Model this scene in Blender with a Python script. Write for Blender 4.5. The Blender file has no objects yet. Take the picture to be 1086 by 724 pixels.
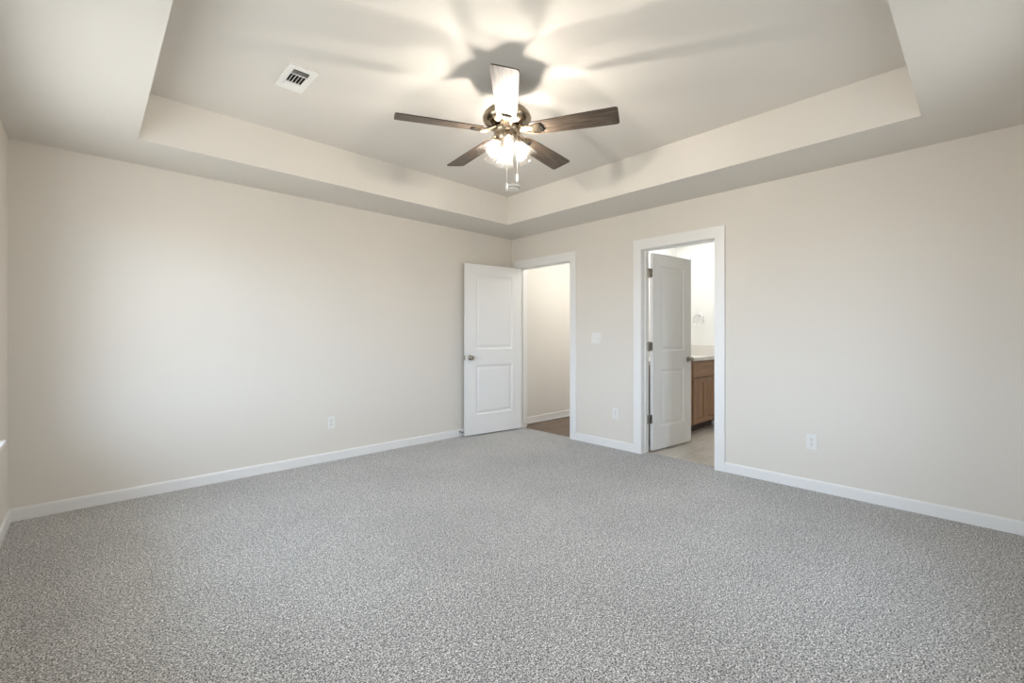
import bpy, bmesh, math, random
from mathutils import Vector, Matrix

random.seed(7)
sc = bpy.context.scene
PI = math.pi

# ------------------------------------------------------------------ room sizes (metres, camera stands over the origin)
XB, YA, XC, YD = 4.036, 4.269, -0.372, -0.31      # right wall, back wall, left wall, near wall (inner faces)
H, HT, HB = 2.44, 2.752, 2.74                               # ceiling rim, tray ceiling
TX0, TX1, TY0, TY1 = 0.231, 3.454, 0.253, 3.7195  # tray opening
WT = 0.116                                        # wall thickness
D1A, D1B, D2A, D2B, DH = 3.288, 4.116, 1.652, 2.368, 2.045   # door openings in the right wall
EX, BY, HY = 6.085, 3.02, 4.25                    # bathroom end wall, bathroom back wall, hall wall
WINS = [(1.93, 3.56, 0.62, 2.10), (0.45, 1.02, 0.62, 2.10)]                 # openings in the left wall (y0, y1, z0, z1), the second added for daylight
ADDED_NWINS = [(2.28, 2.84, 0.62, 2.10)]                 # unseen near-wall opening added to let in more daylight (x0, x1, z0, z1)
FX, FY, FZ, FANG = 1.842, 1.992, 2.413, math.radians(226.15)

# ------------------------------------------------------------------ camera
cd = bpy.data.cameras.new('camera')
cam = bpy.data.objects.new('camera', cd)
sc.collection.objects.link(cam)
cam.location = (0, 0, 1.1834)
cam.rotation_euler = (math.radians(90), 0, math.radians(46.603 - 90))
cd.sensor_width = 36
cd.lens = 475.214 * 36 / 1086
cd.shift_y = -6.02 / 1086
cd.clip_start = 0.02
sc.camera = cam

# ------------------------------------------------------------------ world, light, exposure
SKY_STRENGTH = 17.5
BULB_STRENGTH = 3350.0
HALL_WATTS, BATH_WATTS = 13.5, 20.0
sc.view_settings.view_transform = 'Standard'
sc.view_settings.look = 'None'
sc.view_settings.gamma = 1
sc.view_settings.use_curve_mapping = False
sc.view_settings.exposure = 0.03
sc.cycles.max_bounces = 16
sc.cycles.diffuse_bounces = 10
sc.cycles.transparent_max_bounces = 24
sc.cycles.sample_clamp_indirect = 6
sc.cycles.caustics_reflective = False
sc.cycles.caustics_refractive = False
sc.cycles.use_denoising = True

w = bpy.data.worlds.new('daylight'); sc.world = w; w.use_nodes = True
nt = w.node_tree; nt.nodes.clear()
wo = nt.nodes.new('ShaderNodeOutputWorld'); bg = nt.nodes.new('ShaderNodeBackground')
ge = nt.nodes.new('ShaderNodeTexCoord'); sx = nt.nodes.new('ShaderNodeSeparateXYZ')
mp = nt.nodes.new('ShaderNodeMapRange'); mp.inputs['From Min'].default_value = -0.06; mp.inputs['From Max'].default_value = 0.06
mx = nt.nodes.new('ShaderNodeMix'); mx.data_type = 'RGBA'
mx.inputs['A'].default_value = (0.365, 0.365, 0.365, 1)      # pale sunlit ground below the horizon
mx.inputs['B'].default_value = (0.67, 0.80, 1.0, 1)       # bright overcast sky above it
nt.links.new(ge.outputs['Generated'], sx.inputs[0]); nt.links.new(sx.outputs['Z'], mp.inputs['Value'])
nt.links.new(mp.outputs['Result'], mx.inputs['Factor']); nt.links.new(mx.outputs['Result'], bg.inputs['Color'])
bg.inputs['Strength'].default_value = SKY_STRENGTH
nt.links.new(bg.outputs[0], wo.inputs[0])

def area(name, loc, rot, sx_, sy_, watts, col, portal=False):
    l = bpy.data.lights.new(name, 'AREA'); l.shape = 'RECTANGLE'; l.size = sx_; l.size_y = sy_
    l.energy = watts; l.color = col
    if portal: l.cycles.is_portal = True
    o = bpy.data.objects.new(name, l); o.location = loc; o.rotation_euler = rot
    sc.collection.objects.link(o); return o

for (y0, y1, z0, z1) in WINS:
    area('window_daylight', (XC - 0.17, (y0 + y1) / 2, (z0 + z1) / 2), (0, -PI / 2, 0), z1 - z0, y1 - y0, 0, (1, 1, 1), True)
for (x0, x1, z0, z1) in ADDED_NWINS:
    area('window_daylight', ((x0 + x1) / 2, YD - 0.17, (z0 + z1) / 2), (PI / 2, 0, 0), x1 - x0, z1 - z0, 0, (1, 1, 1), True)
for hx, hy, k_ in ((4.80, 3.34, 1.0), (6.70, 3.40, 2.6)):  # the farther light is added to brighten the hall wall more evenly
    hl = bpy.data.lights.new('hall_point_light', 'POINT'); hl.energy = HALL_WATTS * k_; hl.color = (1, 0.97, 0.92); hl.shadow_soft_size = 0.09
    ho = bpy.data.objects.new('hall_point_light', hl); ho.location = (hx, hy, 2.28); sc.collection.objects.link(ho)
area('bathroom_ceiling_light', (5.1, 2.50, HB - 0.03), (0, 0, 0), 0.60, 0.30, BATH_WATTS, (1, 0.995, 0.98))

# ------------------------------------------------------------------ materials
def mat(name, col, rough=0.5, metal=0.0, spec=0.5):
    m = bpy.data.materials.new(name); m.use_nodes = True
    b = m.node_tree.nodes['Principled BSDF']
    b.inputs['Base Color'].default_value = (*col, 1)
    b.inputs['Roughness'].default_value = rough
    b.inputs['Metallic'].default_value = metal
    b.inputs['Specular IOR Level'].default_value = spec
    return m

def nodes_of(m): return m.node_tree.nodes, m.node_tree.links, m.node_tree.nodes['Principled BSDF']

def add_bump(m, scale, strength, dist=0.002, detail=3):
    n, l, b = nodes_of(m)
    tc = n.new('ShaderNodeTexCoord'); no = n.new('ShaderNodeTexNoise'); bp = n.new('ShaderNodeBump')
    no.inputs['Scale'].default_value = scale; no.inputs['Detail'].default_value = detail
    bp.inputs['Strength'].default_value = strength; bp.inputs['Distance'].default_value = dist
    l.new(tc.outputs['Object'], no.inputs['Vector']); l.new(no.outputs['Fac'], bp.inputs['Height'])
    l.new(bp.outputs['Normal'], b.inputs['Normal'])
    return m

def ramp(n, stops):
    r = n.new('ShaderNodeValToRGB')
    e = r.color_ramp.elements
    while len(e) < len(stops): e.new(0.5)
    for i, (p, c) in enumerate(stops):
        e[i].position = p; e[i].color = (*c, 1)
    return r

M = {}
M['wall'] = add_bump(mat('wall_paint', (0.690, 0.655, 0.600), 0.62, 0, 0.35), 220, 0.12, 0.001)
M['ceiling'] = add_bump(mat('ceiling_paint', (0.690, 0.660, 0.612), 0.8, 0, 0.2), 160, 0.15, 0.001)
M['bath_wall'] = add_bump(mat('bathroom_paint', (0.84, 0.84, 0.82), 0.6, 0, 0.3), 220, 0.1, 0.001)
M['hall_wall'] = add_bump(mat('hall_paint', (0.72, 0.70, 0.665), 0.75, 0, 0.12), 220, 0.1, 0.001)
M['trim'] = mat('trim_paint', (0.765, 0.765, 0.755), 0.34, 0, 0.5)
M['door'] = mat('door_paint', (0.76, 0.76, 0.755), 0.36, 0, 0.5)
M['plastic'] = mat('white_plastic', (0.74, 0.735, 0.71), 0.38)
M['dark'] = mat('near_black', (0.010, 0.009, 0.008), 0.9, 0, 0.05)
M['duct'] = mat('duct_grey', (0.10, 0.10, 0.095), 0.7)
M['vent'] = mat('vent_enamel', (0.80, 0.79, 0.76), 0.4)
M['nickel'] = mat('brushed_nickel', (0.36, 0.295, 0.215), 0.22, 1.0)
M['steel'] = mat('satin_steel', (0.32, 0.29, 0.25), 0.30, 1.0)
M['chrome'] = mat('polished_chrome', (0.75, 0.75, 0.75), 0.12, 1.0)
M['rubber'] = mat('grey_rubber', (0.12, 0.12, 0.13), 0.7)
M['chain'] = mat('pull_chain_metal', (0.80, 0.76, 0.68), 0.35, 0.6)
M['counter'] = add_bump(mat('cultured_marble', (0.72, 0.70, 0.66), 0.25), 20, 0.02)
M['vinyl'] = mat('window_vinyl', (0.82, 0.82, 0.82), 0.35)

def wood(name, c0, c1, c2, along, scale, rough, spec=0.5):
    m = mat(name, c1, rough, 0, spec)
    n, l, b = nodes_of(m)
    tc = n.new('ShaderNodeTexCoord'); mp_ = n.new('ShaderNodeMapping'); no = n.new('ShaderNodeTexNoise')
    sc_ = [1.0, 1.0, 1.0]; sc_[along] = 0.07
    mp_.inputs['Scale'].default_value = sc_
    no.inputs['Scale'].default_value = scale; no.inputs['Detail'].default_value = 6; no.inputs['Roughness'].default_value = 0.62
    no.inputs['Distortion'].default_value = 0.4
    r = ramp(n, [(0.30, c0), (0.52, c1), (0.72, c2)])
    l.new(tc.outputs['Object'], mp_.inputs['Vector']); l.new(mp_.outputs['Vector'], no.inputs['Vector'])
    l.new(no.outputs['Fac'], r.inputs['Fac']); l.new(r.outputs['Color'], b.inputs['Base Color'])
    return m
M['blade'] = wood('dark_walnut_blade', (0.020, 0.013, 0.008), (0.060, 0.043, 0.030), (0.150, 0.118, 0.088), 0, 85, 0.45)
M['cabinet'] = wood('stained_cabinet_wood', (0.205, 0.098, 0.038), (0.300, 0.156, 0.068), (0.370, 0.205, 0.098), 2, 34, 0.42)
M['cabinet_flat'] = wood('stained_cabinet_wood_across', (0.205, 0.098, 0.038), (0.300, 0.156, 0.068), (0.370, 0.205, 0.098), 0, 34, 0.42)
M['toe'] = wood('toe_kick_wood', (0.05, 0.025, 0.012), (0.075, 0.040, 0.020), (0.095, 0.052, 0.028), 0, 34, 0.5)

def carpet_mat():
    m = mat('speckled_grey_carpet', (0.35, 0.34, 0.32), 0.95, 0, 0.08)
    n, l, b = nodes_of(m)
    tc = n.new('ShaderNodeTexCoord')
    fine = n.new('ShaderNodeTexNoise'); fine.inputs['Scale'].default_value = 172; fine.inputs['Detail'].default_value = 2.5; fine.inputs['Roughness'].default_value = 0.6
    tuft = n.new('ShaderNodeTexVoronoi'); tuft.inputs['Scale'].default_value = 190
    big = n.new('ShaderNodeTexNoise'); big.inputs['Scale'].default_value = 1.6; big.inputs['Detail'].default_value = 3
    med = n.new('ShaderNodeTexNoise'); med.inputs['Scale'].default_value = 70; med.inputs['Detail'].default_value = 2
    for t in (fine, tuft, big, med): l.new(tc.outputs['Object'], t.inputs['Vector'])
    r = ramp(n, [(0.34, (0.012, 0.0105, 0.009)), (0.42, (0.130, 0.123, 0.113)), (0.49, (0.43, 0.421, 0.404)), (0.58, (0.615, 0.607, 0.590)), (0.68, (0.82, 0.815, 0.80))])
    l.new(fine.outputs['Fac'], r.inputs['Fac'])
    b.inputs['Sheen Weight'].default_value = 0.28; b.inputs['Sheen Roughness'].default_value = 0.4
    hsv = n.new('ShaderNodeSeparateColor'); l.new(tuft.outputs['Color'], hsv.inputs['Color'])
    mr = n.new('ShaderNodeMapRange'); mr.inputs['To Min'].default_value = 0.60; mr.inputs['To Max'].default_value = 1.28
    l.new(hsv.outputs['Red'], mr.inputs['Value'])
    mul = n.new('ShaderNodeMix'); mul.data_type = 'RGBA'; mul.blend_type = 'MULTIPLY'; mul.inputs['Factor'].default_value = 1
    l.new(r.outputs['Color'], mul.inputs['A']); l.new(mr.outputs['Result'], mul.inputs['B'])
    mr2 = n.new('ShaderNodeMapRange'); mr2.inputs['From Min'].default_value = 0.3; mr2.inputs['From Max'].default_value = 0.7
    mr2.inputs['To Min'].default_value = 0.92; mr2.inputs['To Max'].default_value = 1.06
    l.new(big.outputs['Fac'], mr2.inputs['Value'])
    mr3 = n.new('ShaderNodeMapRange'); mr3.inputs['From Min'].default_value = 0.34; mr3.inputs['From Max'].default_value = 0.66
    mr3.inputs['To Min'].default_value = 0.76; mr3.inputs['To Max'].default_value = 1.24
    l.new(med.outputs['Fac'], mr3.inputs['Value'])
    mm = n.new('ShaderNodeMath'); mm.operation = 'MULTIPLY'; l.new(mr2.outputs['Result'], mm.inputs[0]); l.new(mr3.outputs['Result'], mm.inputs[1])
    mul2 = n.new('ShaderNodeMix'); mul2.data_type = 'RGBA'; mul2.blend_type = 'MULTIPLY'; mul2.inputs['Factor'].default_value = 1
    l.new(mul.outputs['Result'], mul2.inputs['A']); l.new(mm.outputs[0], mul2.inputs['B'])
    l.new(mul2.outputs['Result'], b.inputs['Base Color'])
    bp = n.new('ShaderNodeBump'); bp.inputs['Strength'].default_value = 0.7; bp.inputs['Distance'].default_value = 0.006
    l.new(fine.outputs['Fac'], bp.inputs['Height']); l.new(bp.outputs['Normal'], b.inputs['Normal'])
    return m
M['carpet'] = carpet_mat()

def tile_mat(name, c1, c2, grout, bw, bh, gap, rough, grain=0.35, gscale=6.0, stretch=(0.25, 1.6, 1)):
    m = mat(name, c1, rough)
    n, l, b = nodes_of(m)
    tc = n.new('ShaderNodeTexCoord'); br = n.new('ShaderNodeTexBrick')
    br.inputs['Scale'].default_value = 1; br.inputs['Brick Width'].default_value = bw; br.inputs['Row Height'].default_value = bh
    br.inputs['Mortar Size'].default_value = gap; br.inputs['Mortar Smooth'].default_value = 0.1
    br.inputs['Color1'].default_value = (*c1, 1); br.inputs['Color2'].default_value = (*c2, 1); br.inputs['Mortar'].default_value = (*grout, 1)
    mp_ = n.new('ShaderNodeMapping'); mp_.inputs['Scale'].default_value = stretch
    no = n.new('ShaderNodeTexNoise'); no.inputs['Scale'].default_value = gscale; no.inputs['Detail'].default_value = 7; no.inputs['Roughness'].default_value = 0.6
    mr = n.new('ShaderNodeMapRange'); mr.inputs['From Min'].default_value = 0.3; mr.inputs['From Max'].default_value = 0.7
    mr.inputs['To Min'].default_value = 1 - grain; mr.inputs['To Max'].default_value = 1 + grain
    mul = n.new('ShaderNodeMix'); mul.data_type = 'RGBA'; mul.blend_type = 'MULTIPLY'; mul.inputs['Factor'].default_value = 1
    l.new(tc.outputs['Object'], br.inputs['Vector']); l.new(tc.outputs['Object'], mp_.inputs['Vector']); l.new(mp_.outputs['Vector'], no.inputs['Vector'])
    l.new(no.outputs['Fac'], mr.inputs['Value']); l.new(br.outputs['Color'], mul.inputs['A']); l.new(mr.outputs['Result'], mul.inputs['B'])
    l.new(mul.outputs['Result'], b.inputs['Base Color'])
    return m
M['plank'] = tile_mat('brown_plank_floor', (0.150, 0.098, 0.066), (0.118, 0.076, 0.050), (0.05, 0.032, 0.022), 1.2, 0.15, 0.003, 0.38, 0.45, 9.0, (0.3, 4.0, 1))
M['tile'] = tile_mat('beige_stone_tile', (0.56, 0.525, 0.47), (0.50, 0.465, 0.415), (0.68, 0.65, 0.60), 0.60, 0.30, 0.004, 0.33, 0.16, 5.0, (0.5, 2.0, 1))

def thin_glass(name, tint, shine, haze=0.0):
    m = bpy.data.materials.new(name); m.use_nodes = True
    n, l = m.node_tree.nodes, m.node_tree.links; n.clear()
    out = n.new('ShaderNodeOutputMaterial'); tr = n.new('ShaderNodeBsdfTransparent'); gl = n.new('ShaderNodeBsdfGlossy')
    fr = n.new('ShaderNodeFresnel'); mx_ = n.new('ShaderNodeMixShader'); ma = n.new('ShaderNodeMath'); ma.operation = 'MULTIPLY'
    ge_ = n.new('ShaderNodeNewGeometry'); io = n.new('ShaderNodeMapRange')   # same reflectance on entry and exit of the thin sheet
    io.inputs['To Min'].default_value = 1.5; io.inputs['To Max'].default_value = 1 / 1.5
    l.new(ge_.outputs['Backfacing'], io.inputs['Value']); l.new(io.outputs['Result'], fr.inputs['IOR'])
    ma.inputs[1].default_value = shine
    tr.inputs['Color'].default_value = (*tint, 1); gl.inputs['Roughness'].default_value = 0.06
    l.new(fr.outputs[0], ma.inputs[0]); l.new(ma.outputs[0], mx_.inputs[0]); l.new(tr.outputs[0], mx_.inputs[1]); l.new(gl.outputs[0], mx_.inputs[2])
    last = mx_
    if haze:      # faint scattering in ribbed or frosted glass
        tl = n.new('ShaderNodeBsdfTranslucent'); m2 = n.new('ShaderNodeMixShader'); m2.inputs[0].default_value = haze
        l.new(mx_.outputs[0], m2.inputs[1]); l.new(tl.outputs[0], m2.inputs[2]); last = m2
    l.new(last.outputs[0], out.inputs[0]); return m
M['glass'] = thin_glass('window_glass', (0.97, 0.985, 0.98), 1.0)
M['shade_glass'] = thin_glass('clear_shade_glass', (0.96, 0.955, 0.94), 1.3, 0.008)
M['bulb_glass'] = thin_glass('bulb_glass', (0.98, 0.975, 0.96), 1.0, 0.03)

def emit(name, col, s):
    m = bpy.data.materials.new(name); m.use_nodes = True
    n, l = m.node_tree.nodes, m.node_tree.links; n.clear()
    out = n.new('ShaderNodeOutputMaterial'); e = n.new('ShaderNodeEmission')
    e.inputs['Color'].default_value = (*col, 1); e.inputs['Strength'].default_value = s
    l.new(e.outputs[0], out.inputs[0]); return m
M['bulb'] = emit('lit_bulb', (1.0, 0.92, 0.85), BULB_STRENGTH)

# ------------------------------------------------------------------ mesh helpers
def box(bm, x0, x1, y0, y1, z0, z1, mi=0):
    v = [bm.verts.new(p) for p in ((x0, y0, z0), (x1, y0, z0), (x1, y1, z0), (x0, y1, z0), (x0, y0, z1), (x1, y0, z1), (x1, y1, z1), (x0, y1, z1))]
    for f in ((0, 3, 2, 1), (4, 5, 6, 7), (0, 1, 5, 4), (1, 2, 6, 5), (2, 3, 7, 6), (3, 0, 4, 7)):
        bm.faces.new([v[i] for i in f]).material_index = mi

def boxes(*bs):
    bm = bmesh.new()
    for b in bs: box(bm, *b)
    return bm

def bevel(bm, w_, seg=2, ang=40):
    es = [e for e in bm.edges if len(e.link_faces) == 2 and e.calc_face_angle(0) > math.radians(ang)]
    bmesh.ops.bevel(bm, geom=es, offset=w_, segments=seg, profile=0.6, affect='EDGES', clamp_overlap=True)
    return bm

def lathe(bm, prof, n=48, mat4=None, mi=0):
    rings = []
    for (r, z) in prof:
        if r < 1e-6: rings.append([bm.verts.new((0, 0, z))])
        else: rings.append([bm.verts.new((r * math.cos(2 * PI * k / n), r * math.sin(2 * PI * k / n), z)) for k in range(n)])
    for a, b in zip(rings, rings[1:]):
        for k in range(n):
            k2 = (k + 1) % n
            if len(a) == 1 and len(b) == 1: continue
            if len(a) == 1: f = bm.faces.new((a[0], b[k], b[k2]))
            elif len(b) == 1: f = bm.faces.new((a[k], b[0], a[k2]))
            else: f = bm.faces.new((a[k], b[k], b[k2], a[k2]))
            f.material_index = mi; f.smooth = True
    if mat4 is not None:
        for ring in rings:
            for v in ring: v.co = mat4 @ v.co
    return bm

def tube(bm, pts, r, n=12, closed=False, mi=0):
    pts = [Vector(p) for p in pts]; rings = []; N = len(pts)
    for i, p in enumerate(pts):
        a = pts[(i - 1) % N] if (closed or i > 0) else p
        b = pts[(i + 1) % N] if (closed or i < N - 1) else p
        t = (b - a).normalized()
        ref = Vector((0, 0, 1)) if abs(t.z) < 0.9 else Vector((1, 0, 0))
        u = t.cross(ref).normalized(); v = t.cross(u)
        rings.append([bm.verts.new(p + r * (u * math.cos(2 * PI * k / n) + v * math.sin(2 * PI * k / n))) for k in range(n)])
    rr = list(zip(rings, rings[1:])) + ([(rings[-1], rings[0])] if closed else [])
    for a, b in rr:
        for k in range(n):
            f = bm.faces.new((a[k], a[(k + 1) % n], b[(k + 1) % n], b[k])); f.smooth = True; f.material_index = mi
    if not closed:
        for ring in (rings[0], rings[-1]): bm.faces.new(ring).material_index = mi
    return bm

def prism(bm, poly, z0, z1, mi=0):
    a = [bm.verts.new((x, y, z0)) for x, y in poly]; b = [bm.verts.new((x, y, z1)) for x, y in poly]
    bm.faces.new(list(reversed(a))).material_index = mi; bm.faces.new(b).material_index = mi
    for i in range(len(poly)):
        j = (i + 1) % len(poly)
        bm.faces.new((a[i], a[j], b[j], b[i])).material_index = mi
    return bm

def obj(name, bm, mats, parent=None, smooth=None):
    bmesh.ops.recalc_face_normals(bm, faces=bm.faces[:])
    me = bpy.data.meshes.new(name); bm.to_mesh(me); bm.free()
    for m in (mats if isinstance(mats, (list, tuple)) else [mats]): me.materials.append(m)
    if smooth is not None:
        for p in me.polygons: p.use_smooth = True
        try: me.set_sharp_from_angle(angle=math.radians(smooth))
        except Exception: pass
    o = bpy.data.objects.new(name, me); sc.collection.objects.link(o)
    if parent is not None: o.parent = parent
    return o

def tag(o, label, cat, group=None, kind=None):
    o['label'] = label; o['category'] = cat
    if group: o['group'] = group
    if kind: o['kind'] = kind
    return o

def thing(name, label, cat, loc=(0, 0, 0), rotz=0, group=None):
    o = bpy.data.objects.new(name, None); sc.collection.objects.link(o)
    o.empty_display_size = 0.1; o.location = loc; o.rotation_euler = (0, 0, rotz)
    return tag(o, label, cat, group)

def struct(name, bm, m, label, cat, parent=None, smooth=None):
    return tag(obj(name, bm, m, parent, smooth), label, cat, kind='structure')

def copy_tree(o, parent=None):
    c = o.copy(); sc.collection.objects.link(c); c.parent = parent
    for ch in list(o.children): copy_tree(ch, c)
    return c

# ------------------------------------------------------------------ setting: floors
bm = boxes((XC - 0.12, XB, YD - 0.12, YA + 0.12, -0.10, 0.0), (XB, 4.085, D1A, D1B, -0.10, 0.0), (XB, 4.125, D2A, D2B, -0.10, 0.0))
struct('floor', bm, M['carpet'], 'speckled grey cut-pile carpet covering the bedroom floor', 'floor')
bm = boxes((4.085, XB + WT, D1A, D1B, -0.10, -0.006), (XB + WT, 8.0, BY + 0.12, HY + 0.1, -0.10, -0.006))
struct('floor_hall', bm, M['plank'], 'brown wood plank floor of the hall beyond the open bedroom door', 'floor')
bm = boxes((4.125, XB + WT, D2A, D2B, -0.10, -0.006), (XB + WT, EX + 0.1, 0.2, BY + 0.1, -0.10, -0.006))
struct('floor_bath', bm, M['tile'], 'beige stone-look tile floor of the bathroom seen through the right doorway', 'floor')

# ------------------------------------------------------------------ setting: walls
bm = boxes((XC - 0.16, XB + WT, YA, YA + 0.12, 0, HT + 0.1))
struct('wall_back', bm, M['wall'], 'plain greige wall on the left of the photo, behind the white panel door', 'wall')
def wall_with_holes(a0, a1, holes, put):
    """put(a0,a1,z0,z1) adds one box of the wall; holes are (a0,a1,z0,z1) sorted"""
    c = a0; holes = sorted(holes)
    for (h0, h1, z0, z1) in holes:
        put(c, h0, 0, HT + 0.1)
        if z0 > 0: put(h0, h1, 0, z0)
        put(h0, h1, z1, HT + 0.1)
        c = h1
    put(c, a1, 0, HT + 0.1)
bm = bmesh.new()
G = 0.018   # rough opening margin taken up by the jamb boards
wall_with_holes(YD - 0.16, YA, [(D2A - G, D2B + G, 0, DH + G), (D1A - G, D1B + G, 0, DH + G)], lambda a, b, z0, z1: box(bm, XB, XB + WT, a, b, z0, z1))
struct('wall_right', bm, M['wall'], 'greige wall on the right of the photo with the two doorways', 'wall')
bm = bmesh.new()
wall_with_holes(YD - 0.16, YA, WINS, lambda a, b, z0, z1: box(bm, XC - 0.16, XC, a, b, z0, z1))
struct('wall_left', bm, M['wall'], 'greige window wall seen as a thin strip along the left edge', 'wall')
bm = bmesh.new()
wall_with_holes(XC, XB, ADDED_NWINS, lambda a, b, z0, z1: box(bm, a, b, YD - 0.16, YD, z0, z1))
struct('wall_near', bm, M['wall'], 'greige wall behind the camera', 'wall')

# ceiling: a flat rim around a raised tray
bm = boxes((XC - 0.16, TX0, YD - 0.16, YA + 0.12, H, HT + 0.1), (TX1, XB, YD - 0.16, YA + 0.12, H, HT + 0.1),
           (TX0, TX1, YD - 0.16, TY0, H, HT + 0.1), (TX0, TX1, TY1, YA + 0.12, H, HT + 0.1),
           (TX0, TX1, TY0, TY1, HT, HT + 0.1))
struct('ceiling', bm, M['ceiling'], 'pale tray ceiling with a raised rectangular centre', 'ceiling')

# unseen eave added outside the left windows to block the high sky
bm = boxes((XC - 1.46, XC - 0.16, YD - 0.6, YA + 0.12, 2.52, 2.62), (XC - 1.50, XC - 1.46, YD - 0.6, YA + 0.12, 2.48, 2.70))
struct('trim_3', bm, M['trim'], 'white eave added outside the left windows to shade the carpet below', 'eave')

# hall and bathroom shells
bm = boxes((XB + WT, 8.0, HY, HY + 0.1, -0.006, H))
struct('wall_hall', bm, M['hall_wall'], 'bright hall wall seen through the left doorway', 'wall')
bm = boxes((XB + WT, 8.0, BY, BY + 0.12, -0.006, HB))
struct('wall_bath_back', bm, M['bath_wall'], 'white bathroom wall behind the vanity', 'wall')
bm = boxes((EX, EX + 0.1, 0.2, BY, -0.006, HB))
struct('wall_bath_end', bm, M['bath_wall'], 'white bathroom end wall carrying the towel ring', 'wall')
bm = boxes((XB + WT, EX + 0.1, 0.2, 0.3, -0.006, HB))
struct('wall_bath_near', bm, M['bath_wall'], 'white bathroom wall hidden beside the right doorway', 'wall')
bm = boxes((8.0, 8.1, BY, HY + 0.1, -0.006, H))
struct('wall_hall_end', bm, M['hall_wall'], 'end wall of the hall', 'wall')
bm = boxes((XB + WT, 8.1, BY, HY + 0.1, H, H + 0.1))
struct('ceiling_hall', bm, M['ceiling'], 'flat ceiling over the hall', 'ceiling')
bm = boxes((XB + WT, EX + 0.1, 0.2, BY + 0.1, HB, HB + 0.1))
struct('ceiling_bath', bm, M['bath_wall'], 'flat white ceiling over the bathroom', 'ceiling')

# ------------------------------------------------------------------ setting: baseboards
BH, BT = 0.083, 0.014
def base_profile(bm, p0, p1, nrm, h=BH, z=0.0):
    """board from p0 to p1 (xy) standing off the wall along nrm, rounded top edge"""
    p0, p1, nrm = Vector(p0), Vector(p1), Vector(nrm)
    prof = [(0, z), (BT, z), (BT, z + h - 0.012), (BT - 0.004, z + h - 0.003), (BT - 0.008, z + h), (0, z + h)]
    a = [bm.verts.new((*(p0 + nrm * d), zz)) for d, zz in prof]; b = [bm.verts.new((*(p1 + nrm * d), zz)) for d, zz in prof]
    for i in range(len(prof)):
        j = (i + 1) % len(prof); bm.faces.new((a[i], a[j], b[j], b[i]))
    bm.faces.new(list(reversed(a))); bm.faces.new(b)
    return bm
CW = 0.090   # casing width
bm = base_profile(bmesh.new(), (XC + BT, YA), (XB, YA), (0, -1))
struct('baseboard_back', bm, M['trim'], 'white baseboard along the left-hand greige wall', 'baseboard')
bm = bmesh.new()
for a, b in ((YD, D2A - CW), (D2B + CW, D1A - CW), (D1B + CW, YA - BT)):
    base_profile(bm, (XB, a), (XB, b), (-1, 0))
struct('baseboard_right', bm, M['trim'], 'white baseboard along the right wall between and beside the doorways', 'baseboard')
bm = base_profile(bmesh.new(), (XC, YD + BT), (XC, YA), (1, 0))
struct('baseboard_left', bm, M['trim'], 'white baseboard under the window at the left edge', 'baseboard')
bm = base_profile(bmesh.new(), (XC, YD), (XB - BT, YD), (0, 1))
struct('baseboard_near', bm, M['trim'], 'white baseboard behind the camera', 'baseboard')
bm = base_profile(bmesh.new(), (XB + WT, HY), (8.0, HY), (0, -1), 0.095, -0.006)
tube(bm, [(XB + WT, HY - BT - 0.005, 0.004), (8.0, HY - BT - 0.005, 0.004)], 0.009, 10)
struct('baseboard_hall', bm, M['trim'], 'white baseboard with shoe moulding along the hall wall', 'baseboard')
bm = base_profile(bmesh.new(), (EX, 0.3), (EX, 2.50), (-1, 0), BH, -0.006)
struct('baseboard_bath', bm, M['trim'], 'white baseboard on the bathroom end wall past the vanity', 'baseboard')

# ------------------------------------------------------------------ setting: door frames
def door_frame(n, a0, a1, stop0, stop1, label):
    J = 0.018; CT = 0.017; rv = 0.004
    bm = bmesh.new()
    # jamb boards lining the opening
    for (y0, y1, z0, z1) in ((a0 - J, a0, -0.006, DH + J), (a1, a1 + J, -0.006, DH + J), (a0, a1, DH, DH + J)):
        box(bm, XB, XB + WT, y0, y1, z0, z1)
    # door stops
    for (y0, y1, z0, z1) in ((a0, a0 + 0.011, 0, DH), (a1 - 0.011, a1, 0, DH), (a0 + 0.011, a1 - 0.011, DH - 0.011, DH)):
        box(bm, stop0, stop1, y0, y1, z0, z1)
    o = struct('trim_%d' % n, bm, M['trim'], label, 'door frame')
    for x0, x1 in ((XB - CT, XB), (XB + WT, XB + WT + CT)):
        bm = bmesh.new()
        def casing(outer, inner):
            # mitred frame: outer/inner = (ylo, yhi, ztop)
            for side in (0, 1):
                yo, yi = outer[side], inner[side]
                v0 = [(yo, 0.0), (yi, 0.0), (yi, inner[2]), (yo, outer[2])]
                prism_x(bm, v0, x0, x1)
            prism_x(bm, [(outer[0], outer[2]), (inner[0], inner[2]), (inner[1], inner[2]), (outer[1], outer[2])], x0, x1)
        casing((a0 - CW, a1 + CW, DH + CW + 0.012), (a0 - rv, a1 + rv, DH + rv))
        bevel(bm, 0.003, 2)
        obj('casing', bm, M['trim'], o)
    return o
def prism_x(bm, poly, x0, x1):
    a = [bm.verts.new((x0, y, z)) for y, z in poly]; b = [bm.verts.new((x1, y, z)) for y, z in poly]
    bm.faces.new(a); bm.faces.new(list(reversed(b)))
    for i in range(len(poly)):
        j = (i + 1) % len(poly); bm.faces.new((a[i], b[i], b[j], a[j]))
frame1 = door_frame(1, D1A, D1B, XB + 0.038, XB + 0.070, 'white casing and jambs around the left doorway to the hall')
frame2 = door_frame(2, D2A, D2B, XB + 0.046, XB + 0.078, 'white casing and jambs around the right doorway to the bathroom')

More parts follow.
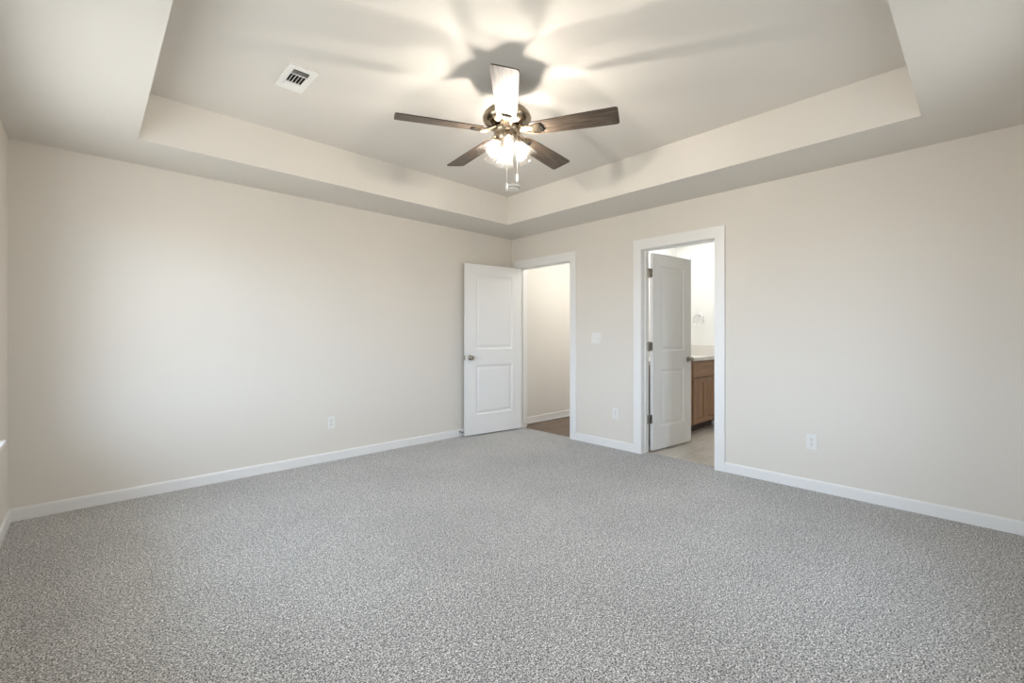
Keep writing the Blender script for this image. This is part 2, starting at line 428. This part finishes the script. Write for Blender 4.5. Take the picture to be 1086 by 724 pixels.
# ------------------------------------------------------------------ setting: door leaves
LT = 0.035
def leaf_bm(wd, h, panels):
    """two-panel moulded leaf: x 0..wd from the hinge, y 0..LT (visible face at y=0), z 0..h; panels = (x0,x1,z0,z1)"""
    bm = bmesh.new()
    xs = sorted({0, wd, panels[0][0], panels[0][1]}); zs = sorted({0, h} | {p[2] for p in panels} | {p[3] for p in panels})
    steps = [(0.0, 0.0), (0.010, 0.006), (0.016, 0.0085), (0.030, 0.0085), (0.046, 0.0030), (0.050, 0.0025)]
    for face in (0, 1):
        def P(x, z, d): return bm.verts.new((x, d if face == 0 else LT - d, z))
        for i in range(len(xs) - 1):
            for j in range(len(zs) - 1):
                x0, x1, z0, z1 = xs[i], xs[i + 1], zs[j], zs[j + 1]
                if (x0, x1, z0, z1) in panels:
                    prev = None
                    for ins, d in steps:
                        ring = [P(x0 + ins, z0 + ins, d), P(x1 - ins, z0 + ins, d), P(x1 - ins, z1 - ins, d), P(x0 + ins, z1 - ins, d)]
                        if prev:
                            for k in range(4): bm.faces.new((prev[k], prev[(k + 1) % 4], ring[(k + 1) % 4], ring[k]))
                        prev = ring
                    bm.faces.new(prev)
                else:
                    bm.faces.new((P(x0, z0, 0), P(x1, z0, 0), P(x1, z1, 0), P(x0, z1, 0)))
    for (a, b) in (((0, 0), (wd, 0)), ((wd, 0), (wd, h)), ((wd, h), (0, h)), ((0, h), (0, 0))):
        bm.faces.new([bm.verts.new(p) for p in ((a[0], 0, a[1]), (b[0], 0, b[1]), (b[0], LT, b[1]), (a[0], LT, a[1]))])
    bmesh.ops.remove_doubles(bm, verts=bm.verts[:], dist=1e-5)
    return bm

def knob_bm(side):
    """side -1: on the y=0 face, +1: on the y=LT face; axis along y, built at x=z=0"""
    bm = bmesh.new()
    prof = [(0.0, 0.0), (0.031, 0.0), (0.032, 0.004), (0.028, 0.008), (0.014, 0.011), (0.011, 0.020), (0.013, 0.030), (0.022, 0.036), (0.0275, 0.045), (0.0275, 0.053), (0.022, 0.060), (0.010, 0.063), (0.0, 0.0635)]
    R = Matrix.Rotation(PI / 2, 4, 'X') if side < 0 else Matrix.Rotation(-PI / 2, 4, 'X')
    lathe(bm, prof, 32, R)
    if side > 0:
        for v in bm.verts: v.co.y += LT
    return bm

def door(n, loc, ang, wd, label, knob_z, hinges):
    x1 = wd - 0.140
    o = struct('door_%d' % n, leaf_bm(wd, 2.020, [(0.140, x1, 0.232, 0.820), (0.140, x1, 1.010, 1.900)]), M['door'], label, 'door')
    o.location = loc; o.rotation_euler = (0, 0, ang)
    for s in (-1, 1):
        k = obj('door_knob', knob_bm(s), M['steel'], o); k.location = (wd - 0.062, 0, knob_z)
        k['label'] = 'satin nickel round door knob'
    lp = obj('latch_plate', bevel(boxes((wd, wd + 0.0015, LT / 2 - 0.0125, LT / 2 + 0.0125, knob_z - 0.028, knob_z + 0.028), (wd, wd + 0.009, LT / 2 - 0.006, LT / 2 + 0.006, knob_z - 0.008, knob_z + 0.008)), 0.0005, 1), M['steel'], o)
    for z in hinges:
        bm = bmesh.new()
        # leaf plate on the hinge edge, barrel with finials, then the plate left on the jamb
        box(bm, -0.002, 0.0, 0.004, LT, z - 0.045, z + 0.045)
        lathe(bm, [(0, -0.052), (0.004, -0.050), (0.0062, -0.046), (0.0062, 0.046), (0.004, 0.050), (0, 0.052)], 16, Matrix.Translation((-0.006, LT + 0.005, z)))
        for dz in (-0.03, 0, 0.03):
            lathe(bm, [(0, 0), (0.004, 0), (0.003, 0.001), (0, 0.0012)], 12, Matrix.Translation((-0.002, 0.018 + (0.006 if dz else -0.005), z + dz)) @ Matrix.Rotation(-PI / 2, 4, 'Y'))
        obj('hinge', bm, M['steel'], o)
    return o
# bedroom door: hinged on the far jamb, folded back towards the back wall
a1 = math.atan2(4.170 - 4.065, 3.198 - 4.005)
# mirrored build: hinge at loc, leaf runs along local +x; local +y must point to the back wall, so the leaf is flipped in x
def flip_x(o):
    for ob in [o] + list(o.children_recursive):
        me = ob.data
        for v in me.vertices: v.co.x = -v.co.x
        me.flip_normals()
        if ob is not o: ob.location.x = -ob.location.x
d1 = door(1, (4.005, 4.065, 0.014), a1 - PI, 0.814, 'white two-panel door swung open against the left wall', 0.912, (0.22, 1.05, 1.80))
flip_x(d1)
d2 = door(2, (4.187, 2.336, 0.012), math.atan2(2.262 - 2.335, 4.87 - 4.18), 0.706, 'white two-panel door ajar into the bathroom with three hinges showing', 0.912, (0.318, 1.062, 1.815))
# jamb plates of the three bathroom door hinges
for z in (0.33, 1.074, 1.827):
    bm = boxes((XB + WT - 0.033, XB + WT + 0.002, D2B - 0.0022, D2B, z - 0.045, z + 0.045))
    obj('hinge_plate', bm, M['steel'], frame2)
# strike plate
obj('strike_plate', boxes((XB + 0.008, XB + 0.034, D1A, D1A + 0.0015, 0.895, 0.955)), M['steel'], frame1)

# ------------------------------------------------------------------ setting: windows
def window(n, a0, a1, z0, z1, wall, label):
    """wall 'left' (opening in x=XC, runs along y) or 'near' (opening in y=YD, runs along x)"""
    def bx(bm, u0, u1, d0, d1, zz0, zz1):   # u along the wall, d depth outwards from the inner face
        if wall == 'left': box(bm, XC - d1, XC - d0, u0, u1, zz0, zz1)
        else: box(bm, u0, u1, YD - d1, YD - d0, zz0, zz1)
    bm = bmesh.new(); F = 0.045
    for (u0, u1, v0, v1) in ((a0, a0 + F, z0, z1), (a1 - F, a1, z0, z1), (a0 + F, a1 - F, z0, z0 + F), (a0 + F, a1 - F, z1 - F, z1)):
        bx(bm, u0, u1, 0.09, 0.15, v0, v1)
    units = [(a0 + F, a1 - F)]
    if a1 - a0 > 1.2:
        m_ = (a0 + a1) / 2; bx(bm, m_ - 0.04, m_ + 0.04, 0.09, 0.15, z0 + F, z1 - F)
        units = [(a0 + F, m_ - 0.04), (m_ + 0.04, a1 - F)]
    root = struct('window_%d' % n, bm, M['vinyl'], label, 'window')
    for (u0, u1) in units:
        zm = (z0 + z1) / 2
        for (s0, s1, d) in ((z0 + F, zm + 0.015, 0.105), (zm - 0.015, z1 - F, 0.125)):
            bm = bmesh.new(); S = 0.032
            for q in ((u0, u0 + S, s0, s1), (u1 - S, u1, s0, s1), (u0 + S, u1 - S, s0, s0 + S), (u0 + S, u1 - S, s1 - S, s1)):
                bx(bm, q[0], q[1], d, d + 0.02, q[2], q[3])
            s = obj('sash', bm, M['vinyl'], root)
            bm = bmesh.new(); bx(bm, u0 + S, u1 - S, d + 0.008, d + 0.012, s0 + S, s1 - S)
            obj('pane', bm, M['glass'], s)
    bm = bmesh.new()
    bx(bm, a0 - 0.06, a1 + 0.06, -0.052, 0.0, z0 - 0.018, z0 + 0.004); bx(bm, a0, a1, 0.0, 0.09, z0 - 0.018, z0 + 0.004)
    obj('window_sill', bevel(bm, 0.004, 2), M['trim'], root)
    return root
k = 1
for q in WINS:
    window(k, *q, 'left', 'white vinyl window in the left wall, only its sill showing' if k == 1 else 'narrow white vinyl window added in the left wall beside the camera for more daylight'); k += 1
for q in ADDED_NWINS:
    window(k, *q, 'near', 'white vinyl window added behind the camera for more daylight'); k += 1

# ------------------------------------------------------------------ ceiling fan
fan = thing('ceiling_fan', 'five-blade ceiling fan with a lit light kit hanging from the tray ceiling', 'ceiling fan', (FX, FY, HT))
ZT = HT
def Z(z): return z - ZT
bm = lathe(bmesh.new(), [(0, Z(2.752)), (0.062, Z(2.752)), (0.062, Z(2.735)), (0.058, Z(2.690)), (0.052, Z(2.620)), (0.055, Z(2.580)), (0.055, Z(2.556)), (0, Z(2.556))], 48)
obj('canopy', bm, M['nickel'], fan, 40)
bm = lathe(bmesh.new(), [(0, Z(2.562)), (0.060, Z(2.561)), (0.098, Z(2.552)), (0.124, Z(2.536)), (0.140, Z(2.518)), (0.147, Z(2.498)), (0.145, Z(2.484)), (0.134, Z(2.468)), (0.110, Z(2.455)), (0.084, Z(2.447)), (0.070, Z(2.445)), (0, Z(2.445))], 64)
obj('motor_housing', bm, M['nickel'], fan, 40)
bm = lathe(bmesh.new(), [(0, Z(2.446)), (0.066, Z(2.446)), (0.066, Z(2.438)), (0, Z(2.438))], 48)
obj('flywheel', bm, M['dark'], fan, 40)
bm = lathe(bmesh.new(), [(0, Z(2.438)), (0.080, Z(2.438)), (0.083, Z(2.432)), (0.083, Z(2.420)), (0.078, Z(2.410)), (0.070, Z(2.402)), (0.068, Z(2.376)), (0.060, Z(2.362)), (0.030, Z(2.354)), (0.012, Z(2.350)), (0.008, Z(2.340)), (0, Z(2.338))], 48)
obj('light_fitter', bm, M['nickel'], fan, 40)

def blade_poly():
    # half widths from root to tip; x outwards
    pts = [(0.150, 0.046), (0.165, 0.054), (0.30, 0.0605), (0.50, 0.0675), (0.642, 0.0705), (0.652, 0.069), (0.659, 0.063), (0.661, 0.055)]
    return [(x, -y) for x, y in pts] + [(x, y) for x, y in reversed(pts)]
def blade_bm():
    bm = prism(bmesh.new(), blade_poly(), 0.0, 0.006)
    return bevel(bm, 0.0012, 1, 60)
def iron_bm():
    bm = bmesh.new()
    # arm from the flywheel out to the blade, then a plate under the blade root with a rounded end
    n = 12
    top, bot = [], []
    plate = [(0.145, 0.030), (0.160, 0.040), (0.185, 0.043), (0.205, 0.040)]
    arc = [(0.205 + 0.022 * math.sin(t), 0.040 * math.cos(t)) for t in [PI / 2 * i / 8 for i in range(1, 8)]]
    half = plate + arc
    poly = [(x, -y) for x, y in half] + [(0.2270, 0.0)] + [(x, y) for x, y in reversed(half)]
    prism(bm, poly, -0.005, 0.0)
    # twin arms
    for s in (-1, 1):
        pts = [(0.060, s * 0.020, 0.024), (0.085, s * 0.024, 0.020), (0.110, s * 0.027, 0.004), (0.135, s * 0.028, -0.004), (0.165, s * 0.026, -0.004)]
        tube(bm, pts, 0.0085, 10)
    # centre web
    prism(bm, [(0.060, -0.016), (0.150, -0.024), (0.150, 0.024), (0.060, 0.016)], 0.000, 0.006)
    # raised near-black crescent near the rounded end, a slot's shade put into colour
    out = [(0.212 + 0.0135 * math.cos(t), 0.030 * math.sin(t)) for t in [-PI / 2 + PI * i / 12 for i in range(13)]]
    inn = [(0.206 - 0.001 * math.cos(t), 0.028 * math.sin(t)) for t in [PI / 2 - PI * i / 12 for i in range(13)]]
    prism(bm, out + inn, -0.0062, -0.0045, 1)
    return bm
bl = bi = None
for i in range(5):
    a = FANG + 2 * PI * i / 5
    if bl is None:
        b = obj('blade', blade_bm(), M['blade'], fan); r_ = obj('blade_iron', iron_bm(), [M['nickel'], M['dark']], b, 35)
        bl, bi = b, r_
    else:
        b = bl.copy(); sc.collection.objects.link(b); b.parent = fan
        r_ = bi.copy(); sc.collection.objects.link(r_); r_.parent = b
    b.location = (0, 0, Z(FZ)); b.rotation_euler = (math.radians(-12), 0, a)

# four bell shades with lit bulbs
def shade_bm():
    bm = bmesh.new()
    prof = [(0.021, 0.0), (0.025, 0.010), (0.028, 0.022), (0.034, 0.040), (0.044, 0.064), (0.052, 0.086), (0.058, 0.106), (0.064, 0.122), (0.0655, 0.124)]
    full = prof + [(r - 0.0022, z + 0.0004) for r, z in reversed(prof)]
    lathe(bm, full, 40)
    # flutes in the glass
    return bm
def holder_bm():
    bm = lathe(bmesh.new(), [(0, -0.030), (0.016, -0.030), (0.019, -0.024), (0.019, -0.004), (0.026, 0.0), (0.026, 0.010), (0.018, 0.014), (0, 0.014)], 24)
    return bm
def bulb_bm():
    bm = lathe(bmesh.new(), [(0, 0.046), (0.005, 0.047), (0.0065, 0.052), (0.0065, 0.076), (0.005, 0.081), (0, 0.082)], 12, None, 1)   # glowing filament core
    return lathe(bm, [(0, 0.012), (0.010, 0.014), (0.011, 0.028), (0.016, 0.042), (0.0225, 0.058), (0.0245, 0.072), (0.021, 0.085), (0.012, 0.094), (0, 0.097)], 24)
sh0 = None
for i in range(4):
    a = math.radians(235 + 90 * i); tilt = math.radians(36)
    axis = Vector((math.cos(a) * math.sin(tilt), math.sin(a) * math.sin(tilt), -math.cos(tilt)))
    base = Vector((0.058 * math.cos(a), 0.058 * math.sin(a), Z(2.362)))
    q = axis.to_track_quat('Z', 'Y')
    if sh0 is None:
        s = obj('lamp_shade', shade_bm(), M['shade_glass'], fan); s['label'] = 'clear bell-shaped glass shade'
        h = obj('lamp_holder', holder_bm(), M['nickel'], s); bb = obj('light_bulb', bulb_bm(), [M['bulb_glass'], M['bulb']], s)
        sh0 = s
    else:
        s = copy_tree(sh0, fan)
    s.location = base; s.rotation_mode = 'QUATERNION'; s.rotation_quaternion = q

# two pull chains with white fobs
fdir = Vector((math.cos(math.radians(226.6)), math.sin(math.radians(226.6)), 0)); rdir = Vector((0.7266, -0.687, 0))
for (lat, toward, zb) in ((0.000, 0.066, 2.036), (0.062, 0.015, 2.105)):
    p = rdir * lat + fdir * toward
    bm = bmesh.new(); z0, z1 = Z(zb + 0.045), Z(2.385)
    tube(bm, [(p.x, p.y, z0), (p.x, p.y, z1)], 0.0016, 8)
    nb = int((z1 - z0) / 0.008)
    for j in range(nb):
        lathe(bm, [(0, -0.0026), (0.0026, 0), (0, 0.0026)], 6, Matrix.Translation((p.x, p.y, z0 + j * 0.008)))
    c = obj('pull_chain', bm, M['chain'], fan)
    bm = lathe(bmesh.new(), [(0, 0), (0.0045, 0.002), (0.0075, 0.010), (0.0070, 0.024), (0.0045, 0.038), (0.003, 0.046), (0, 0.047)], 20, Matrix.Translation((p.x, p.y, Z(zb))))
    obj('pull_fob', bm, M['plastic'], c)

# ------------------------------------------------------------------ smoke detector
sd = thing('smoke_detector', 'round white smoke detector on the tray ceiling beyond the fan', 'smoke detector', (3.235, 3.40, HT))
obj('mounting_base', lathe(bmesh.new(), [(0, 0), (0.074, 0), (0.074, -0.010), (0.070, -0.013), (0, -0.013)], 48), M['plastic'], sd, 35)
obj('cover', lathe(bmesh.new(), [(0.0, -0.013), (0.062, -0.013), (0.064, -0.018), (0.062, -0.034), (0.054, -0.042), (0.030, -0.044), (0.028, -0.042), (0.020, -0.042), (0.018, -0.045), (0, -0.045)], 48), M['plastic'], sd, 35)
bm = bmesh.new()
for k in range(24):
    a = 2 * PI * k / 24
    x0 = Matrix.Rotation(a, 4, 'Z')
    t = bmesh.new(); 
    vs = [bm.verts.new(x0 @ Vector(v)) for v in ((0.0625, -0.005, -0.021), (0.0655, -0.005, -0.021), (0.0655, 0.005, -0.021), (0.0625, 0.005, -0.021), (0.0625, -0.005, -0.029), (0.0650, -0.005, -0.029), (0.0650, 0.005, -0.029), (0.0625, 0.005, -0.029))]
    for f in ((0, 3, 2, 1), (4, 5, 6, 7), (0, 1, 5, 4), (1, 2, 6, 5), (2, 3, 7, 6), (3, 0, 4, 7)): bm.faces.new([vs[i] for i in f])
    t.free()
obj('vent_slot', bm, M['duct'], sd)

# ------------------------------------------------------------------ ceiling air register
VX0, VX1, VY0, VY1 = 0.841, 1.001, 2.745, 3.040
vt = thing('ceiling_vent', 'white rectangular air register with dark gaps between its louvres on the tray ceiling', 'vent', ((VX0 + VX1) / 2, (VY0 + VY1) / 2, HT))
hw, hl = (VX1 - VX0) / 2, (VY1 - VY0) / 2
ow, ol = 0.045, 0.108     # half opening
bm = bmesh.new()
for q in ((-hw, -ow, -hl, hl), (ow, hw, -hl, hl), (-ow, ow, -hl, -ol), (-ow, ow, ol, hl)):
    box(bm, q[0], q[1], q[2], q[3], -0.006, 0)
for yb in (-0.052, 0.052): box(bm, -ow, ow, yb - 0.004, yb + 0.004, -0.006, -0.001)
obj('vent_frame', bevel(bm, 0.002, 1, 60), M['vent'], vt)
obj('vent_backing', boxes((-ow, ow, -ol, ol, -0.0012, -0.0002)), M['dark'], vt)  # near-black sheet, the duct's shade behind the slats put into colour
def slat(bm, along, pos, half, tilt):
    """thin louvre strip: along 'y' at x=pos or along 'x' at y=pos"""
    d = 0.0075; c, s = d * math.cos(tilt), d * math.sin(tilt)
    for t in (0.0,):
        if along == 'y':
            y0, y1 = half
            P = [(pos - c, y0, -0.0075 - s), (pos + c, y0, -0.0075 + s), (pos + c, y1, -0.0075 + s), (pos - c, y1, -0.0075 - s)]
        else:
            x0, x1 = half
            P = [(x0, pos - c, -0.0075 - s), (x0, pos + c, -0.0075 + s), (x1, pos + c, -0.0075 + s), (x1, pos - c, -0.0075 - s)]
        a = [bm.verts.new(p) for p in P]; b = [bm.verts.new((p[0], p[1], p[2] + 0.001)) for p in P]
        bm.faces.new(a); bm.faces.new(list(reversed(b)))
        for i in range(4): bm.faces.new((a[i], a[(i + 1) % 4], b[(i + 1) % 4], b[i]))
bm = bmesh.new()
for k in range(5): slat(bm, 'y', -ow + 0.013 + k * 0.0185, (-0.048, 0.048), math.radians(40))
for k in range(4): slat(bm, 'x', -ol + 0.009 + k * 0.0125, (-ow, ow), math.radians(38))
for k in range(3): slat(bm, 'x', ol - 0.012 - k * 0.017, (-ow, ow), math.radians(-12))
for v in bm.verts: v.co.z -= 0.001
obj('vent_louvres', bm, M['vent'], vt)

# ------------------------------------------------------------------ outlets and switch (built facing -y, plate centre at origin)
def plate_bm(hw_, hh): return bevel(boxes((-hw_, hw_, -0.006, 0, -hh, hh)), 0.003, 2)
def make_outlet(label):
    t = thing('wall_outlet', label, 'outlet', group=None)
    obj('cover_plate', plate_bm(0.036, 0.058), M['plastic'], t)
    for s in (-1, 1):
        bm = bmesh.new()
        poly = [(0.0155 * math.cos(a) * 1.08, 0.0145 * math.sin(a)) for a in [2 * PI * i / 28 for i in range(28)]]
        poly = [(x, max(-0.0125, min(0.0125, y))) for x, y in poly]
        a = [bm.verts.new((x, -0.0058, y + s * 0.0195)) for x, y in poly]; b = [bm.verts.new((x, -0.0085, y + s * 0.0195)) for x, y in poly]
        bm.faces.new(a); bm.faces.new(b)
        for i in range(28): bm.faces.new((a[i], a[(i + 1) % 28], b[(i + 1) % 28], b[i]))
        r = obj('receptacle', bm, M['plastic'], t)
        bm = boxes((-0.0075, -0.0050, -0.0089, -0.0080, s * 0.0195 + 0.000, s * 0.0195 + 0.0085), (0.0050, 0.0075, -0.0089, -0.0080, s * 0.0195 + 0.001, s * 0.0195 + 0.0075))
        lathe(bm, [(0, 0), (0.003, 0), (0.003, 0.001), (0, 0.001)], 12, Matrix.Translation((0, -0.0080, s * 0.0195 - 0.0065)) @ Matrix.Rotation(PI / 2, 4, 'X'))
        obj('socket_slot', bm, M['duct'], r)
    obj('screw', lathe(bmesh.new(), [(0, 0), (0.003, 0), (0.0024, 0.001), (0, 0.0012)], 14, Matrix.Translation((0, -0.006, 0)) @ Matrix.Rotation(PI / 2, 4, 'X')), M['steel'], t)
    return t
o1 = make_outlet('white duplex outlet low on the left-hand wall'); o1.location = (1.673, YA, 0.362)
o2 = copy_tree(o1); o2['label'] = 'white duplex outlet on the wall between the two doorways'; o2.location = (XB, 2.678, 0.366); o2.rotation_euler = (0, 0, -PI / 2)
o3 = copy_tree(o1); o3['label'] = 'white duplex outlet right of the bathroom doorway'; o3.location = (XB, 0.919, 0.370); o3.rotation_euler = (0, 0, -PI / 2)
for o in (o1, o2, o3): o['group'] = 'duplex wall outlets'
sw = thing('light_switch', 'white two-toggle light switch between the doorways', 'light switch', (XB, 2.928, 1.157), -PI / 2)
obj('cover_plate', plate_bm(0.058, 0.058), M['plastic'], sw)
for s, up in ((-1, 1), (1, -1)):
    bm = boxes((s * 0.023 - 0.0052, s * 0.023 + 0.0052, -0.0068, -0.005, -0.0125, 0.0125))
    tg = obj('toggle_collar', bm, M['plastic'], sw)
    bm = bmesh.new()
    t = [(s * 0.023 - 0.0042, -0.0060, -0.005), (s * 0.023 + 0.0042, -0.0060, -0.005), (s * 0.023 + 0.0042, -0.0060, 0.005), (s * 0.023 - 0.0042, -0.0060, 0.005)]
    e = [(s * 0.023 - 0.0034, -0.019, up * 0.009 - 0.003), (s * 0.023 + 0.0034, -0.019, up * 0.009 - 0.003), (s * 0.023 + 0.0034, -0.019, up * 0.009 + 0.003), (s * 0.023 - 0.0034, -0.019, up * 0.009 + 0.003)]
    a = [bm.verts.new(v) for v in t]; b = [bm.verts.new(v) for v in e]
    bm.faces.new(a); bm.faces.new(b)
    for i in range(4): bm.faces.new((a[i], a[(i + 1) % 4], b[(i + 1) % 4], b[i]))
    obj('toggle', bm, M['plastic'], sw)

# ------------------------------------------------------------------ spring door stop on the back baseboard
ds = thing('door_stop', 'small spring door stop on the baseboard beside the open door', 'door stop', (3.178, YA - BT, 0.055))
bm = lathe(bmesh.new(), [(0, 0), (0.012, 0), (0.012, 0.004), (0.006, 0.006), (0, 0.006)], 20, Matrix.Rotation(PI / 2, 4, 'X'))
obj('stop_base', bm, M['steel'], ds)
pts = [(0.0055 * math.cos(t), -0.006 - 0.046 * t / (2 * PI * 9), 0.0055 * math.sin(t)) for t in [2 * PI * 9 * i / 144 for i in range(145)]]
obj('spring', tube(bmesh.new(), pts, 0.0016, 6), M['steel'], ds)
bm = lathe(bmesh.new(), [(0, 0.048), (0.0085, 0.048), (0.0095, 0.052), (0.0095, 0.060), (0.007, 0.064), (0, 0.065)], 20, Matrix.Rotation(PI / 2, 4, 'X'))
obj('rubber_tip', bm, M['rubber'], ds)

# ------------------------------------------------------------------ bathroom vanity
VF, VTOP, TOE = 2.452, 0.878, 0.100      # front plane, cabinet top, toe height
def shaker_bm(x0, x1, z0, z1, rail=0.055, d=0.019, rec=0.008):
    """front panel whose face is at y=-d, back at y=0"""
    bm = bmesh.new()
    def ring(i, y): return [bm.verts.new(p) for p in ((x0 + i, y, z0 + i), (x1 - i, y, z0 + i), (x1 - i, y, z1 - i), (x0 + i, y, z1 - i))]
    rs = [ring(0, 0), ring(0, -d + 0.002), ring(0.002, -d), ring(rail, -d), ring(rail + 0.003, -d + rec)]
    bm.faces.new(rs[0]); bm.faces.new(rs[-1])
    for a, b in zip(rs, rs[1:]):
        for k in range(4): bm.faces.new((a[k], a[(k + 1) % 4], b[(k + 1) % 4], b[k]))
    return bm
def cab_knob_bm(x, z):
    prof = [(0, 0), (0.006, 0), (0.0055, 0.010), (0.009, 0.014), (0.0145, 0.019), (0.0145, 0.024), (0.010, 0.028), (0, 0.029)]
    return lathe(bmesh.new(), prof, 24, Matrix.Translation((x, -0.019, z)) @ Matrix.Rotation(PI / 2, 4, 'X'))
def cabinet(x0, x1, label, drawers):
    wd = x1 - x0
    t = thing('vanity_cabinet', label, 'cabinet', (x0, VF, -0.006))
    z0, z1 = TOE, VTOP + 0.006
    bm = boxes((0, wd, 0, BY - VF - 0.03, z0, z1))
    obj('cabinet_body', bm, M['cabinet'], t)
    obj('toe_kick', boxes((0.0, wd, 0.070, 0.086, 0, z0), (0.0, 0.018, 0.086, 0.50, 0, z0), (wd - 0.018, wd, 0.086, 0.50, 0, z0)), M['toe'], t)
    g = 0.006
    if drawers:
        zs = [z0 + 0.014, z0 + 0.262, z0 + 0.545, z1 - 0.018]
        for a, b in zip(zs, zs[1:]):
            d = obj('drawer_front', shaker_bm(0.012, wd - 0.012, a + g, b - g, 0.045), M['cabinet_flat'], t)
            obj('knob', cab_knob_bm(wd / 2, (a + b) / 2), M['steel'], d)
    else:
        zt = z1 - 0.018; zb = zt - 0.190
        obj('drawer_front', bevel(boxes((0.012, wd - 0.012, -0.019, 0, zb + g, zt)), 0.002, 2), M['cabinet_flat'], t)
        mid = wd / 2
        for s in (-1, 1):
            a, b = (0.012, mid - 0.003) if s < 0 else (mid + 0.003, wd - 0.012)
            d = obj('cabinet_door', shaker_bm(a, b, z0 + 0.014, zb - g), M['cabinet'], t)
            kx = b - 0.028 if s < 0 else a + 0.028
            obj('knob', cab_knob_bm(kx, zb - g - 0.045), M['steel'], d)
    return t
CX0, CX1, CX2, CX3 = 4.185, 4.880, 5.312, 6.055
cabinet(CX2, CX3, 'brown two-door vanity cabinet at the far end, seen past the bathroom door', False)
cabinet(CX1, CX2, 'brown drawer cabinet in the middle of the vanity, behind the bathroom door', True)
cabinet(CX0, CX1, 'brown vanity cabinet nearest the doorway, seen in the hinge gap', False)
bm = boxes((XB + WT + 0.004, EX - 0.002, VF - 0.036, BY - 0.002, VTOP, VTOP + 0.04))
bevel(bm, 0.006, 2)
ct = tag(obj('vanity_countertop', bm, M['counter']), 'off-white countertop running across the brown vanity cabinets', 'countertop')
obj('side_splash', bevel(boxes((EX - 0.022, EX - 0.002, VF - 0.02, BY - 0.024, VTOP + 0.04, VTOP + 0.175)), 0.003, 2), M['counter'], ct)
obj('back_splash', bevel(boxes((XB + WT + 0.004, EX - 0.002, BY - 0.022, BY - 0.002, VTOP + 0.04, VTOP + 0.145)), 0.003, 2), M['counter'], ct)

# towel ring on the bathroom end wall
tr = thing('towel_ring', 'chrome towel ring on the white bathroom wall above the vanity', 'towel ring', (EX, 2.69, 1.475))
Ry = Matrix.Rotation(-PI / 2, 4, 'Y')
obj('mount', lathe(bmesh.new(), [(0, 0), (0.027, 0), (0.027, 0.006), (0.022, 0.010), (0.010, 0.013), (0.010, 0.045), (0.013, 0.050), (0.010, 0.056), (0, 0.057)], 28, Ry), M['chrome'], tr, 35)
pts = [(-0.046 , 0.074 * math.sin(t), -0.074 + 0.074 * math.cos(t)) for t in [2 * PI * i / 48 for i in range(48)]]
obj('ring', tube(bmesh.new(), pts, 0.0042, 10, True), M['chrome'], tr)
